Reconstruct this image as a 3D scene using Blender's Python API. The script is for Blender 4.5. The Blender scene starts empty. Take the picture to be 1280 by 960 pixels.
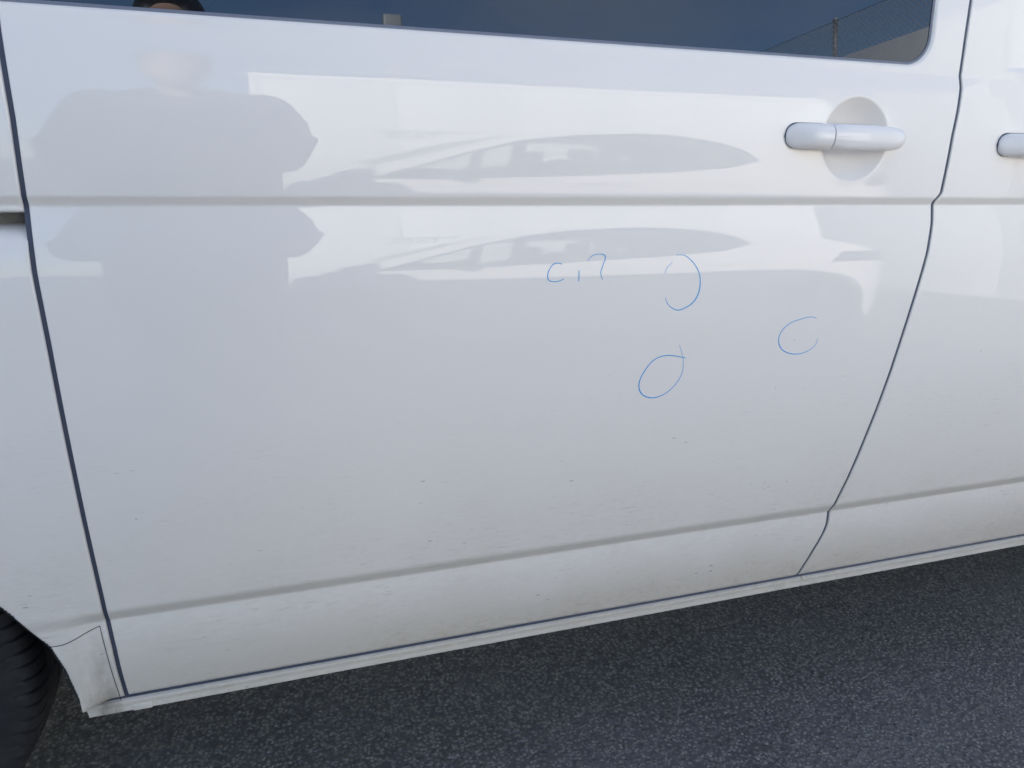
import bpy, bmesh, math, random
import numpy as np
from mathutils import Vector, Matrix, Euler
random.seed(4); RNG = np.random.default_rng(4)
scn = bpy.context.scene
COL = scn.collection

# ------------------------------------------------------------------ camera
cam_d = bpy.data.cameras.new('Camera'); cam = bpy.data.objects.new('Camera', cam_d); COL.objects.link(cam)
cam_d.sensor_width = 36.0; cam_d.lens = 25.823; cam_d.clip_start = 0.005; cam_d.clip_end = 3000
CAM_ROT = Matrix(((0.95225602, 0.07327529, -0.2963768), (-0.30422583, 0.3091327, -0.90104585), (0.02559536, 0.94819181, 0.31666571)))
CAM_LOC = Vector((0, -0.92, 1.042))
cam.matrix_world = Matrix.Translation(CAM_LOC) @ CAM_ROT.to_4x4()
scn.camera = cam

# ------------------------------------------------------------------ sky, sun, exposure
SUN_EL, SUN_AZ = 20.7, -22.0            # azimuth from +Y towards +X
SKY_STRENGTH, SUN_STRENGTH, EXPOSURE = 0.088, 5.0, 1.81
world = bpy.data.worlds.new('World'); scn.world = world; world.use_nodes = True
wn = world.node_tree.nodes; wl = world.node_tree.links; wn.clear()
w_out = wn.new('ShaderNodeOutputWorld'); w_bg = wn.new('ShaderNodeBackground'); w_sky = wn.new('ShaderNodeTexSky')
w_sky.sky_type = 'NISHITA'; w_sky.sun_disc = False
w_sky.sun_elevation = math.radians(SUN_EL); w_sky.sun_rotation = math.radians(SUN_AZ)
w_sky.air_density = 1.0; w_sky.dust_density = 0.2; w_sky.ozone_density = 3.0
w_tc = wn.new('ShaderNodeTexCoord'); w_map = wn.new('ShaderNodeMapping'); w_map.inputs['Scale'].default_value = (1.2, 1.2, 3.2); w_map.inputs['Location'].default_value = (0.55, 0.0, 0.15)
w_noise = wn.new('ShaderNodeTexNoise'); w_noise.inputs['Scale'].default_value = 1.7; w_noise.inputs['Detail'].default_value = 7; w_noise.inputs['Roughness'].default_value = 0.55
w_ramp = wn.new('ShaderNodeValToRGB'); w_ramp.color_ramp.elements[0].position = 0.45; w_ramp.color_ramp.elements[1].position = 0.72
w_ramp.color_ramp.elements[1].color = (0.45, 0.45, 0.45, 1)
w_mix = wn.new('ShaderNodeMix'); w_mix.data_type = 'RGBA'; w_mix.inputs['B'].default_value = (6.2, 6.0, 6.3, 1)
w_bg.inputs['Strength'].default_value = SKY_STRENGTH
wl.new(w_tc.outputs['Generated'], w_map.inputs['Vector']); wl.new(w_map.outputs['Vector'], w_noise.inputs['Vector'])
wl.new(w_noise.outputs['Fac'], w_ramp.inputs['Fac']); wl.new(w_ramp.outputs['Color'], w_mix.inputs['Factor'])
wl.new(w_sky.outputs['Color'], w_mix.inputs['A']); wl.new(w_mix.outputs['Result'], w_bg.inputs['Color']); wl.new(w_bg.outputs['Background'], w_out.inputs['Surface'])

sun_d = bpy.data.lights.new('Sun', 'SUN'); sun_d.energy = SUN_STRENGTH; sun_d.angle = math.radians(0.53); sun_d.color = (1.0, 0.93, 0.83)
sun = bpy.data.objects.new('Sun', sun_d); COL.objects.link(sun)
sv = Vector((math.sin(math.radians(SUN_AZ)) * math.cos(math.radians(SUN_EL)), math.cos(math.radians(SUN_AZ)) * math.cos(math.radians(SUN_EL)), math.sin(math.radians(SUN_EL))))
sun.rotation_euler = (-sv).to_track_quat('-Z', 'Y').to_euler(); sun.location = sv * 30
scn.view_settings.view_transform = 'Standard'; scn.view_settings.look = 'None'; scn.view_settings.gamma = 1
scn.view_settings.exposure = EXPOSURE; scn.view_settings.use_curve_mapping = False
scn.cycles.max_bounces = 10

# ------------------------------------------------------------------ materials
def mat(name, color=(.5, .5, .5), rough=.5, metal=0, **kw):
    m = bpy.data.materials.new(name); m.use_nodes = True
    b = m.node_tree.nodes['Principled BSDF']
    b.inputs['Base Color'].default_value = (*color, 1); b.inputs['Roughness'].default_value = rough; b.inputs['Metallic'].default_value = metal
    for k, v in kw.items(): b.inputs[k].default_value = v
    return m
class NT:
    """small helper around one material's node tree"""
    def __init__(s, m): s.m = m; s.n = m.node_tree.nodes; s.l = m.node_tree.links; s.b = s.n['Principled BSDF']; s.pos = None
    def new(s, t, **kw):
        x = s.n.new(t)
        for k, v in kw.items():
            if k in x.inputs: x.inputs[k].default_value = v
            else: setattr(x, k, v)
        return x
    def coords(s, scale=(1, 1, 1), rot=(0, 0, 0)):
        if s.pos is None: s.pos = s.n.new('ShaderNodeTexCoord')
        mp = s.n.new('ShaderNodeMapping'); mp.inputs['Scale'].default_value = scale; mp.inputs['Rotation'].default_value = rot
        s.l.new(s.pos.outputs['Object'], mp.inputs['Vector']); return mp.outputs['Vector']
    def noise(s, scale, detail=4, rough=.55, vs=(1, 1, 1), rot=(0, 0, 0)):
        x = s.new('ShaderNodeTexNoise', Scale=scale, Detail=detail, Roughness=rough); s.l.new(s.coords(vs, rot), x.inputs['Vector']); return x.outputs['Fac']
    def voro(s, scale, feature='F1', vs=(1, 1, 1), rot=(0, 0, 0), out='Distance'):
        x = s.n.new('ShaderNodeTexVoronoi'); x.feature = feature; x.inputs['Scale'].default_value = scale; s.l.new(s.coords(vs, rot), x.inputs['Vector']); return x.outputs[out]
    def ramp(s, fac, stops):
        r = s.n.new('ShaderNodeValToRGB'); e = r.color_ramp.elements
        while len(e) < len(stops): e.new(.5)
        for q, (p, c) in zip(e, stops): q.position = p; q.color = (*c, 1) if len(c) == 3 else c
        s.l.new(fac, r.inputs['Fac']); return r.outputs['Color']
    def g(s, fac, a, b, lo=0., hi=1.):
        r = s.new('ShaderNodeMapRange'); r.inputs['From Min'].default_value = a; r.inputs['From Max'].default_value = b
        r.inputs['To Min'].default_value = lo; r.inputs['To Max'].default_value = hi; s.l.new(fac, r.inputs['Value']); return r.outputs['Result']
    def math(s, op, a, b=None):
        x = s.n.new('ShaderNodeMath'); x.operation = op
        for i, v in enumerate((a, b)):
            if v is None: continue
            if isinstance(v, (int, float)): x.inputs[i].default_value = v
            else: s.l.new(v, x.inputs[i])
        return x.outputs[0]
    def mix(s, fac, a, b):
        x = s.n.new('ShaderNodeMix'); x.data_type = 'RGBA'
        for k, v in (('Factor', fac), ('A', a), ('B', b)):
            i = [q for q in x.inputs if q.name == k and (k == 'Factor' and q.type == 'VALUE' or k != 'Factor' and q.type == 'RGBA')][0]
            if isinstance(v, (int, float)): i.default_value = v
            elif isinstance(v, tuple): i.default_value = (*v, 1)
            else: s.l.new(v, i)
        return [o for o in x.outputs if o.type == 'RGBA'][0]
    def z(s):
        sp = s.n.new('ShaderNodeSeparateXYZ'); s.l.new(s.coords(), sp.inputs[0]); return sp.outputs['Z']
    def bump(s, h, strength=.3, dist=.01, target='Normal', chain=None):
        b = s.n.new('ShaderNodeBump'); b.inputs['Strength'].default_value = strength; b.inputs['Distance'].default_value = dist
        s.l.new(h, b.inputs['Height'])
        if chain is not None: s.l.new(chain, b.inputs['Normal'])
        if target: s.l.new(b.outputs['Normal'], s.b.inputs[target])
        return b.outputs['Normal']

def paint(name, base, dirty):
    m = mat(name, base, .42, **{'Coat Weight': 1.0, 'Coat Roughness': .012, 'Coat IOR': 1.44, 'Specular IOR Level': .06})
    t = NT(m)
    if dirty:
        z = t.z()
        film = t.g(z, .72, .30, 0., 1.)                                 # road film lies on the lower body
        n1 = t.noise(5, 6, .65, (1, 1, 1.6)); n2 = t.noise(75, 5, .7, (1, 1, 2.6), (0, .22, 0))
        cloud = t.math('MULTIPLY', t.g(n1, .3, .75), t.g(n2, .25, .8))
        film2 = t.math('MULTIPLY', t.math('POWER', film, 1.35), t.math('ADD', t.math('MULTIPLY', cloud, .95), .40))
        # streaks thrown back along the van, thin and broken
        st = t.noise(90, 6, .75, (.35, 1, 3.2), (0, .16, 0)); streak = t.math('MULTIPLY', t.g(st, .56, .70), t.g(t.noise(5.5, 4), .46, .66))
        streak = t.math('MULTIPLY', streak, t.g(z, .80, .42, 0., .52))
        # small specks
        v = t.voro(42, vs=(1, 1, 1)); spk = t.math('MULTIPLY', t.g(t.math('ADD', v, t.math('MULTIPLY', t.noise(300, 2), .05)), .10, .06), t.g(t.noise(7.3, 2), .62, .68))
        v2 = t.voro(80, vs=(.45, 1, 1.6), rot=(0, .2, 0)); spk2 = t.math('MULTIPLY', t.g(v2, .16, .10), t.g(t.noise(15, 3), .60, .68))
        spk2 = t.math('MULTIPLY', spk2, t.g(z, .85, .40, 0.0, .7))
        c = t.mix(film2, base, (.54, .49, .395))
        c = t.mix(streak, c, (.25, .235, .21)); c = t.mix(t.math('MULTIPLY', spk, .40), c, (.12, .115, .11)); c = t.mix(spk2, c, (.2, .19, .17))
        # shadow band painted along the lower swage crease; grime beside the wheel
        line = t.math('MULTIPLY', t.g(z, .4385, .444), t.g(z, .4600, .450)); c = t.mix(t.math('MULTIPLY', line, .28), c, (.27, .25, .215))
        xs_ = t.n.new('ShaderNodeSeparateXYZ'); t.l.new(t.coords(), xs_.inputs[0]); xx = xs_.outputs['X']
        mud = t.math('MULTIPLY', t.math('MULTIPLY', t.g(xx, -.30, -.256), t.g(xx, -.236, -.246)), t.math('MULTIPLY', t.g(z, .44, .31), t.g(t.noise(26, 5, .6, (1.4, 1, .5)), .34, .66)))
        c = t.mix(t.math('MULTIPLY', mud, .85), c, (.20, .17, .125))
        t.l.new(c, t.b.inputs['Base Color'])
        cr = t.math('ADD', t.math('MULTIPLY', film2, .55), .012); t.l.new(cr, t.b.inputs['Coat Roughness'])
        t.l.new(t.g(film2, 0, .9, 1.0, .35), t.b.inputs['Coat Weight'])
        t.bump(t.noise(2.2, 2), .045, .02, 'Coat Normal')
    return m
M = {}
M['van_paint'] = paint('van_paint', (.82, .776, .730), True)
M['white_paint'] = paint('white_paint', (.80, .77, .75), False)
M['pen'] = mat('blue_pen_ink', (.06, .33, .66), .4)
M['black_plastic'] = mat('black_plastic', (.018, .018, .02), .45)
M['rubber_shade'] = mat('rubber_and_gap_shade', (.062, .074, .115), .6)  # gasket tone, also painted into the door gaps as shade
M['pane_shade'] = mat('glass_edge_shade', (.16, .175, .22), .5)
M['gap_shade'] = mat('jamb_gap_shade', (.012, .013, .018), .8)
M['underbody'] = mat('underbody', (.03, .03, .032), .85)
M['glass_dark'] = mat('privacy_glass', (.006, .008, .011), .012, **{'IOR': 1.55, 'Specular IOR Level': .62, 'Specular Tint': (.88, .96, 1.10, 1)})
M['chrome'] = mat('chrome', (.75, .76, .78), .12, 1.0)
M['alloy'] = mat('alloy', (.80, .81, .83), .10, .9)
M['red_lens'] = mat('red_lens', (.35, .015, .015), .1, **{'Coat Weight': 1.0})
M['smoked_lens'] = mat('smoked_lens', (.05, .04, .045), .12, **{'Coat Weight': 1.0})
M['clear_lens'] = mat('clear_lens', (.7, .72, .74), .06, .4)
M['interior'] = mat('car_interior', (.02, .02, .022), .8)
M['skin'] = mat('skin', (.40, .25, .18), .5, **{'Subsurface Weight': .1})
M['hair'] = mat('hair', (.018, .013, .010), .55)
M['eye'] = mat('eye', (.02, .015, .012), .1)
M['phone'] = mat('phone_black', (.01, .01, .012), .15)
M['galv'] = mat('galvanised_steel', (.40, .41, .42), .5, .3)
M['shoe'] = mat('shoe_leather', (.025, .022, .02), .45)
for nm, c in (('jacket', (.022, .027, .040)), ('trousers', (.03, .035, .05))):
    M[nm] = mat(nm + '_cloth', c, .85); t = NT(M[nm]); t.bump(t.noise(22, 5), .5, .02)
# car glass: thin tinted pane that lets the light behind it through
gm = bpy.data.materials.new('car_glass'); gm.use_nodes = True; M['car_glass'] = gm
gn = gm.node_tree.nodes; gl = gm.node_tree.links; gn.clear()
o_ = gn.new('ShaderNodeOutputMaterial'); tr = gn.new('ShaderNodeBsdfTransparent'); tr.inputs['Color'].default_value = (.80, .83, .83, 1)
gs = gn.new('ShaderNodeBsdfGlossy'); gs.inputs['Roughness'].default_value = .01; fr = gn.new('ShaderNodeFresnel'); fr.inputs['IOR'].default_value = 1.5
mx = gn.new('ShaderNodeMixShader'); gl.new(fr.outputs[0], mx.inputs[0]); gl.new(tr.outputs[0], mx.inputs[1]); gl.new(gs.outputs[0], mx.inputs[2]); gl.new(mx.outputs[0], o_.inputs['Surface'])
# tyre
M['tyre'] = mat('tyre_rubber', (.022, .022, .024), .78); t = NT(M['tyre'])
t.l.new(t.mix(t.g(t.noise(30, 6, .7), .45, .75, 0, .5), (.018, .018, .02), (.06, .057, .052)), t.b.inputs['Base Color']); t.bump(t.noise(160, 3), .25, .002)
# asphalt
M['asphalt'] = mat('asphalt', (.05, .05, .052), .8); t = NT(M['asphalt'])
tone = t.noise(3.1, 5, .6)
vc = t.voro(138, out='Color'); vd = t.voro(138); vd2 = t.voro(60); vc2 = t.voro(60, out='Color')
fine = t.noise(420, 3, .7)
sep = t.n.new('ShaderNodeSeparateColor'); t.l.new(vc, sep.inputs[0]); sep2 = t.n.new('ShaderNodeSeparateColor'); t.l.new(vc2, sep2.inputs[0])
stone = t.ramp(sep.outputs[0], [(0, (0.139, 0.139, 0.142)), (.45, (0.215, 0.213, 0.212)), (.8, (0.261, 0.258, 0.253)), (.95, (0.290, 0.284, 0.273)), (1, (0.360, 0.347, 0.319))])
big = t.ramp(sep2.outputs[1], [(0, (0.122, 0.123, 0.128)), (.8, (0.238, 0.236, 0.233)), (1, (0.348, 0.332, 0.294))])
c = t.mix(t.g(vd2, .30, .18, 0, .55), stone, big)
c = t.mix(t.g(vd, .30, .58, 0, .8), c, (0.053, 0.055, 0.060))                # bitumen between the stones
c = t.mix(t.g(tone, .35, .7, 0, .45), c, (0.180, 0.179, 0.181))
c = t.mix(t.g(t.noise(26, 5, .65), .52, .70, 0, .5), c, (0.070, 0.073, 0.080)); c = t.mix(t.g(t.noise(75, 3, .6), .60, .72, 0, .55), c, (0.058, 0.060, 0.068))
t.l.new(c, t.b.inputs['Base Color'])
n0 = t.bump(t.g(vd, 0, .55, 1, 0), .9, .0045, None); n0b = t.bump(t.g(vd2, 0, .5, 1, 0), .6, .006, None, n0); t.bump(fine, .5, .0015, 'Normal', n0b)
t.l.new(t.g(sep.outputs[1], 0, 1, .55, .95), t.b.inputs['Roughness'])
# cabin sheet, concrete
M['cabin'] = mat('cabin_sheet', (.80, .80, .78), .45); t = NT(M['cabin'])
t.l.new(t.mix(t.g(t.noise(1.3, 6, .6, (1, 1, .3)), .5, .8, 0, .25), (.80, .80, .78), (.62, .60, .55)), t.b.inputs['Base Color'])
M['cabin_grey'] = mat('cabin_grey', (.30, .31, .33), .5)
M['letter'] = mat('letter_grey', (.16, .17, .19), .5)
M['concrete'] = mat('concrete', (.66, .67, .68), .85); t = NT(M['concrete'])
t.l.new(t.ramp(t.noise(1.1, 8, .65), [(.3, (.58, .59, .60)), (.55, (.67, .68, .69)), (.8, (.74, .745, .75))]), t.b.inputs['Base Color']); t.bump(t.noise(40, 5), .3, .01)

# ------------------------------------------------------------------ helpers
def link(name, verts, faces, m, parent=None, smooth=True, origin=None):
    me = bpy.data.meshes.new(name); me.from_pydata([tuple(map(float, v)) for v in verts], [], [tuple(map(int, f)) for f in faces]); me.update()
    if smooth: me.polygons.foreach_set('use_smooth', [True] * len(me.polygons))
    me.materials.append(M[m] if isinstance(m, str) else m)
    o = bpy.data.objects.new(name, me); COL.objects.link(o)
    if parent is not None: adopt(o, parent)
    return o
def world_loc(o):
    p = Vector(o.location)
    while o.parent: o = o.parent; p = p + Vector(o.location)
    return p
def adopt(o, parent):
    o.parent = parent; o.location = Vector(o.location) - world_loc(parent)
def tag(o, label=None, cat=None, group=None, kind=None):
    if label: o['label'] = label
    if cat: o['category'] = cat
    if group: o['group'] = group
    if kind: o['kind'] = kind
    return o
def empty(name, loc, label, cat):
    o = bpy.data.objects.new(name, None); COL.objects.link(o); o.location = loc; o.empty_display_size = .2
    return tag(o, label, cat)
class MB:
    """collects shapes into one mesh"""
    def __init__(s): s.v = []; s.f = []
    def add(s, v, f):
        k = len(s.v); s.v += [tuple(p) for p in v]; s.f += [tuple(i + k for i in q) for q in f]; return s
    def box(s, a, b, bev=0.0):
        (x0, y0, z0), (x1, y1, z1) = a, b
        if bev <= 0:
            v = [(x, y, z) for x in (x0, x1) for y in (y0, y1) for z in (z0, z1)]
            return s.add(v, [(0, 1, 3, 2), (4, 6, 7, 5), (0, 4, 5, 1), (2, 3, 7, 6), (0, 2, 6, 4), (1, 5, 7, 3)])
        bm = bmesh.new(); bmesh.ops.create_cube(bm, size=1)
        for q in bm.verts: q.co = Vector((x0 + (x1 - x0) * (q.co.x + .5), y0 + (y1 - y0) * (q.co.y + .5), z0 + (z1 - z0) * (q.co.z + .5)))
        bmesh.ops.bevel(bm, geom=bm.edges[:], offset=bev, segments=3, affect='EDGES', profile=.5)
        bm.verts.index_update(); s.add([q.co[:] for q in bm.verts], [[q.index for q in f.verts] for f in bm.faces]); bm.free(); return s
    def tube(s, pts, r, n=10, cap=True):
        pts = [Vector(p) for p in pts]; rs = r if hasattr(r, '__len__') else [r] * len(pts); k = len(s.v)
        up = Vector((0, 0, 1))
        for i, p in enumerate(pts):
            d = (pts[min(i + 1, len(pts) - 1)] - pts[max(i - 1, 0)]).normalized()
            a = d.cross(up if abs(d.dot(up)) < .95 else Vector((1, 0, 0))).normalized(); b = d.cross(a)
            for j in range(n):
                q = 2 * math.pi * j / n; s.v.append(tuple(p + (a * math.cos(q) + b * math.sin(q)) * rs[i]))
        for i in range(len(pts) - 1):
            for j in range(n): s.f.append((k + i * n + j, k + i * n + (j + 1) % n, k + (i + 1) * n + (j + 1) % n, k + (i + 1) * n + j))
        if cap: s.f.append(tuple(k + j for j in range(n))); s.f.append(tuple(k + (len(pts) - 1) * n + j for j in reversed(range(n))))
        return s
    def ball(s, c, r, n=14, sc=(1, 1, 1)):
        v = []; f = []
        for i in range(n + 1):
            th = math.pi * i / n
            for j in range(2 * n):
                ph = math.pi * j / n; v.append((c[0] + r * sc[0] * math.sin(th) * math.cos(ph), c[1] + r * sc[1] * math.sin(th) * math.sin(ph), c[2] + r * sc[2] * math.cos(th)))
        for i in range(n):
            for j in range(2 * n): f.append((i * 2 * n + j, (i + 1) * 2 * n + j, (i + 1) * 2 * n + (j + 1) % (2 * n), i * 2 * n + (j + 1) % (2 * n)))
        return s.add(v, f)
    def capsule(s, p0, r0, p1, r1, n=14):
        p0, p1 = Vector(p0), Vector(p1); d = (p1 - p0).normalized(); pts = []; rs = []
        for a in (-80, -55, -28, 0): pts.append(p0 + d * r0 * math.sin(math.radians(a))); rs.append(r0 * math.cos(math.radians(a)))
        for a in (0, 28, 55, 80): pts.append(p1 + d * r1 * math.sin(math.radians(a))); rs.append(r1 * math.cos(math.radians(a)))
        return s.tube(pts, rs, n)
    def build(s, name, m, parent=None, smooth=True): return link(name, s.v, s.f, m, parent, smooth)
def grid_faces(nr, nc): return [(i * nc + j, i * nc + j + 1, (i + 1) * nc + j + 1, (i + 1) * nc + j) for i in range(nr - 1) for j in range(nc - 1)]
def sharp(o, ang=35):
    me = o.data; bm = bmesh.new(); bm.from_mesh(me); bmesh.ops.recalc_face_normals(bm, faces=bm.faces)
    for e in bm.edges: e.smooth = not (len(e.link_faces) == 2 and e.calc_face_angle(0) > math.radians(ang))
    bm.to_mesh(me); bm.free(); return o

# ------------------------------------------------------------------ the ground
g = link('ground', [(-900, -900, 0), (900, -900, 0), (900, 900, 0), (-900, 900, 0)], [(0, 1, 2, 3)], 'asphalt'); tag(g, kind='structure')

# ------------------------------------------------------------------ the van
# side profile: tilt of the panel (degrees, + leans back) against height
TZ = [(.280, -16), (.345, -12), (.400, 0), (.432, 11), (.4380, 12), (.4415, -19), (.4520, -17), (.4580, -3.0), (.86, 2.9), (.9590, 10.4), (.9625, -27), (.9695, -27), (.9735, -1.1),
      (1.118, 7.1), (1.123, 9.5), (1.146, 9.5), (1.150, 5), (1.30, 5.5), (1.50, 7), (1.70, 11), (1.78, 18), (1.86, 42), (1.92, 68), (1.935, 74)]
_z = np.arange(.27, 1.9361, .0005); _t = np.interp(_z, [a for a, b in TZ], [b for a, b in TZ])
_y = np.concatenate([[0], np.cumsum(np.tan(np.radians((_t[1:] + _t[:-1]) / 2)) * .0005)]); _y -= np.interp(1.05, _z, _y)
def PY(z): return np.interp(z, _z, _y)
VAN_W = 1.904
SEAM_R = [(1.003, 1.94), (1.0032, 1.252), (1.002, 1.2058), (1.0012, 1.1486), (1.0047, 1.1317), (1.0031, 1.0999), (0.9991, 1.0619), (0.9977, 1.0128), (0.9972, 0.9793), (0.9893, 0.9681), (0.9919, 0.9323), (0.989, 0.8878), (0.9805, 0.836), (0.9666, 0.7592), (0.9549, 0.6934), (0.9407, 0.6255), (0.9229, 0.5494), (0.9116, 0.5051), (0.8956, 0.4552), (0.8896, 0.4396), (0.8874, 0.4174), (0.8821, 0.4005), (0.868, 0.3646), (0.8534, 0.3109), (.85, .27)]
SEAM_L = [(-.2440, 1.94), (-0.2436, 1.1334), (-0.2424, 1.0487), (-0.2445, 0.9762), (-0.2455, 0.9600), (-0.2465, 0.8924), (-0.2441, 0.8139), (-0.2427, 0.7299), (-0.2397, 0.5941), (-0.2365, 0.4801), (-0.2358, 0.4428), (-0.2340, 0.422), (-0.2325, 0.3978), (-0.2310, 0.3062), (-.231, .27)]
def curve(pts):
    p = sorted((z, x) for x, z in pts); zz = np.array([a for a, b in p]); xx = np.array([b for a, b in p])
    return lambda z: np.interp(z, zz, xx)
seam_r, seam_l = curve(SEAM_R), curve(SEAM_L)
DOOR_BOT, DOOR_TOP, GAP = .3105, 1.800, .0054
def zrows(a, b, extra=()):
    """heights from a to b, close together where the panel bends"""
    out = [a]
    dense = [(.425, .465), (.945, .985), (1.105, 1.170)] + list(extra)
    while out[-1] < b - 1e-6:
        z = out[-1]; step = .0012 if any(p <= z < q for p, q in dense) else .0045
        out.append(min(b, z + step))
    if out[-1] - out[-2] < .0004: out.pop(-2)
    return np.array(out)
def rrect(x, z, x0, x1, z0, z1, r):
    """signed distance to a rounded rectangle (inside negative)"""
    cx, cz, hx, hz = (x0 + x1) / 2, (z0 + z1) / 2, (x1 - x0) / 2 - r, (z1 - z0) / 2 - r
    qx, qz = np.abs(x - cx) - hx, np.abs(z - cz) - hz
    return np.hypot(np.maximum(qx, 0), np.maximum(qz, 0)) + np.minimum(np.maximum(qx, qz), 0) - r
def sstep(t): t = np.clip(t, 0, 1); return t * t * (3 - 2 * t)
def window_mod(x0, x1, z0, z1, r=.045):
    return lambda x, z: .0085 * sstep(-rrect(x, z, x0, x1, z0, z1, r) / .0085)
def bowl_mod(cx, cz):
    def f(x, z):
        ca, sa = math.cos(.10), math.sin(.10); dx, dz = x - cx, z - cz
        rr = np.hypot((dx * ca + dz * sa) / .0585, (-dx * sa + dz * ca) / .0585)
        return .026 * (1 - np.clip(rr, 0, 1) ** 2.2) ** 1.1 - .0002 * np.exp(-((rr - 1.05) / .06) ** 2)
    return f
def skin(name, xl, xr, rows, avals, mods=(), parent=None, edge=.0018, depth=.02, m='van_paint', top_roll=.0032, bot_roll=.0032, zclip=None, keep=None):
    """one pressed panel between two edge curves, its rim rolled inwards"""
    offs = [0, .08 * edge, .22 * edge, .45 * edge, .75 * edge, edge + .0003]
    nz = len(rows); cols = []
    L = xl(rows); R = xr(rows)
    for o in offs: cols.append(L + o)
    for a in avals: cols.append(L + offs[-1] + a * (R - L - 2 * offs[-1]))
    for o in reversed(offs): cols.append(R - o)
    X = np.stack(cols, 1); Z = np.repeat(rows[:, None], X.shape[1], 1)
    if zclip is not None: Z = np.maximum(Z, zclip(X))
    dx = np.minimum(X - L[:, None], R[:, None] - X)
    def roll(s, r): s = np.clip(s, 0, r); return r - np.sqrt(np.maximum(r * r - (r - s) ** 2, 0))
    Y = PY(Z) + roll(dx, edge)
    zb = rows[0] if zclip is None else zclip(X)
    Y = np.maximum(Y, PY(Z) + roll(Z - zb, bot_roll)); Y = np.maximum(Y, PY(Z) + roll(rows[-1] - Z, top_roll))
    for f in mods: Y = Y + f(X, Z)
    # rim: first and last column and row pushed inwards
    X = np.pad(X, 1, mode='edge'); Z = np.pad(Z, 1, mode='edge'); Y = np.pad(Y, 1, mode='edge')
    Y[0, :] += depth; Y[-1, :] += depth; Y[1:-1, 0] += depth; Y[1:-1, -1] += depth
    nr, nc = X.shape; V = np.stack([X, Y, Z], -1).reshape(-1, 3)
    F = np.array(grid_faces(nr, nc))
    # drop faces that collapsed
    P = V[F]; area = np.linalg.norm(np.cross(P[:, 2] - P[:, 0], P[:, 3] - P[:, 1]), axis=1); F = F[area > 1e-9]
    if keep is not None: cen = V[F].mean(1); F = F[keep(cen[:, 0], cen[:, 2])]
    return link(name, V, F.tolist(), m, parent)
def pane(name, x0, x1, z0, z1, parent, r=.045, inset=.0052, m='glass_dark', sl=None, sr=None):
    """window glass that follows the side profile"""
    rows = np.unique(np.concatenate([z0 + r * (1 - np.cos(np.linspace(0, math.pi / 2, 14))), np.linspace(z0 + r, z1 - r, 40), z1 - r * (1 - np.cos(np.linspace(0, math.pi / 2, 14)))]))
    cut = np.where(rows < z0 + r, r - np.sqrt(np.maximum(r * r - (z0 + r - rows) ** 2, 0)), np.where(rows > z1 - r, r - np.sqrt(np.maximum(r * r - (rows - z1 + r) ** 2, 0)), 0))
    a = np.linspace(0, 1, 24); L = x0 + (cut if sl is None else sl * cut); R = x1 - cut
    if sr is not None: R = np.minimum(R, sr(rows))
    X = L[:, None] + a[None] * (R - L)[:, None]; Z = np.repeat(rows[:, None], 24, 1); Y = PY(Z) + inset
    V = np.stack([X, Y, Z], -1).reshape(-1, 3); F = grid_faces(len(rows), 24)
    k = len(V); B = V + np.array([0, .004, 0]); Vb = np.concatenate([V, B]); n = len(rows)
    ring = list(range(24)) + [i * 24 + 23 for i in range(1, n)] + [(n - 1) * 24 + j for j in range(22, -1, -1)] + [i * 24 for i in range(n - 2, 0, -1)]
    F = F + [tuple(reversed([q + k for q in f])) for f in F] + [(ring[(i + 1) % len(ring)], ring[i], ring[i] + k, ring[(i + 1) % len(ring)] + k) for i in range(len(ring))]
    o = link(name, Vb, F, m, parent); return sharp(o, 60)

van = empty('van', (.75, .95, 0), 'dusty white panel van with a sliding side door and blue pen marks', 'van')

# -- sliding door
HX, HZ = .8180, 1.0535
xa = np.concatenate([np.linspace(-.235, .70, 40), np.linspace(.704, .90, 84)[0:], np.linspace(.9025, .955, 32), np.linspace(.96, .995, 5)])
av = (xa - xa[0]) / (xa[-1] - xa[0])
hz = zrows(DOOR_BOT, DOOR_TOP, [(.985, 1.118), (1.17, 1.215), (1.66, 1.73)])
WX0, WX1, WZ0, WZ1 = -.40, .9440, 1.1555, 1.715
door = skin('sliding_door', lambda z: seam_l(z), lambda z: seam_r(z) - GAP / 2, hz, av, [window_mod(WX0, WX1, WZ0, WZ1), bowl_mod(HX, HZ)], van,
            keep=lambda x, z: ~((x > -.2) & (x < .90) & (z > 1.20) & (z < 1.67)))
tag(door, 'white sliding door marked with blue pen circles')
pane('window_pane', -.2415, WX1 - .0045, WZ0 + .0045, WZ1 - .0045, door, r=.041, sl=.35)
def pane_edge_shade(x0, x1, z0, z1, r, parent):
    """narrow grey strip added as painted shade between the glass and the panel lip"""
    c = [(x0, z0)] + [(x, z0) for x in np.linspace(x0 + .1, x1 - r, 12)] + [(x1 - r + r * math.sin(a), z0 + r - r * math.cos(a)) for a in np.linspace(.1, math.pi / 2, 14)] + [(x1, z) for z in np.linspace(z0 + r + .03, z1, 8)]
    V = [];
    for i, (x, z) in enumerate(c):
        a, b_ = c[max(i - 1, 0)], c[min(i + 1, len(c) - 1)]; d = Vector((b_[0] - a[0], b_[1] - a[1])).normalized(); nn = Vector((d.y, -d.x))
        for o_, dy in ((-.0030, .0046), (-.0022, .0036), (.0010, .0036), (.0028, .0048)): V.append((x + nn.x * o_, float(PY(z + nn.y * o_)) + dy, z + nn.y * o_))
    return link('glass_edge_shade', V, grid_faces(len(c), 4), 'pane_shade', parent)
pane_edge_shade(-.2415, WX1 - .0045, WZ0 + .0045, WZ1 - .05, .041, door)
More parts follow.
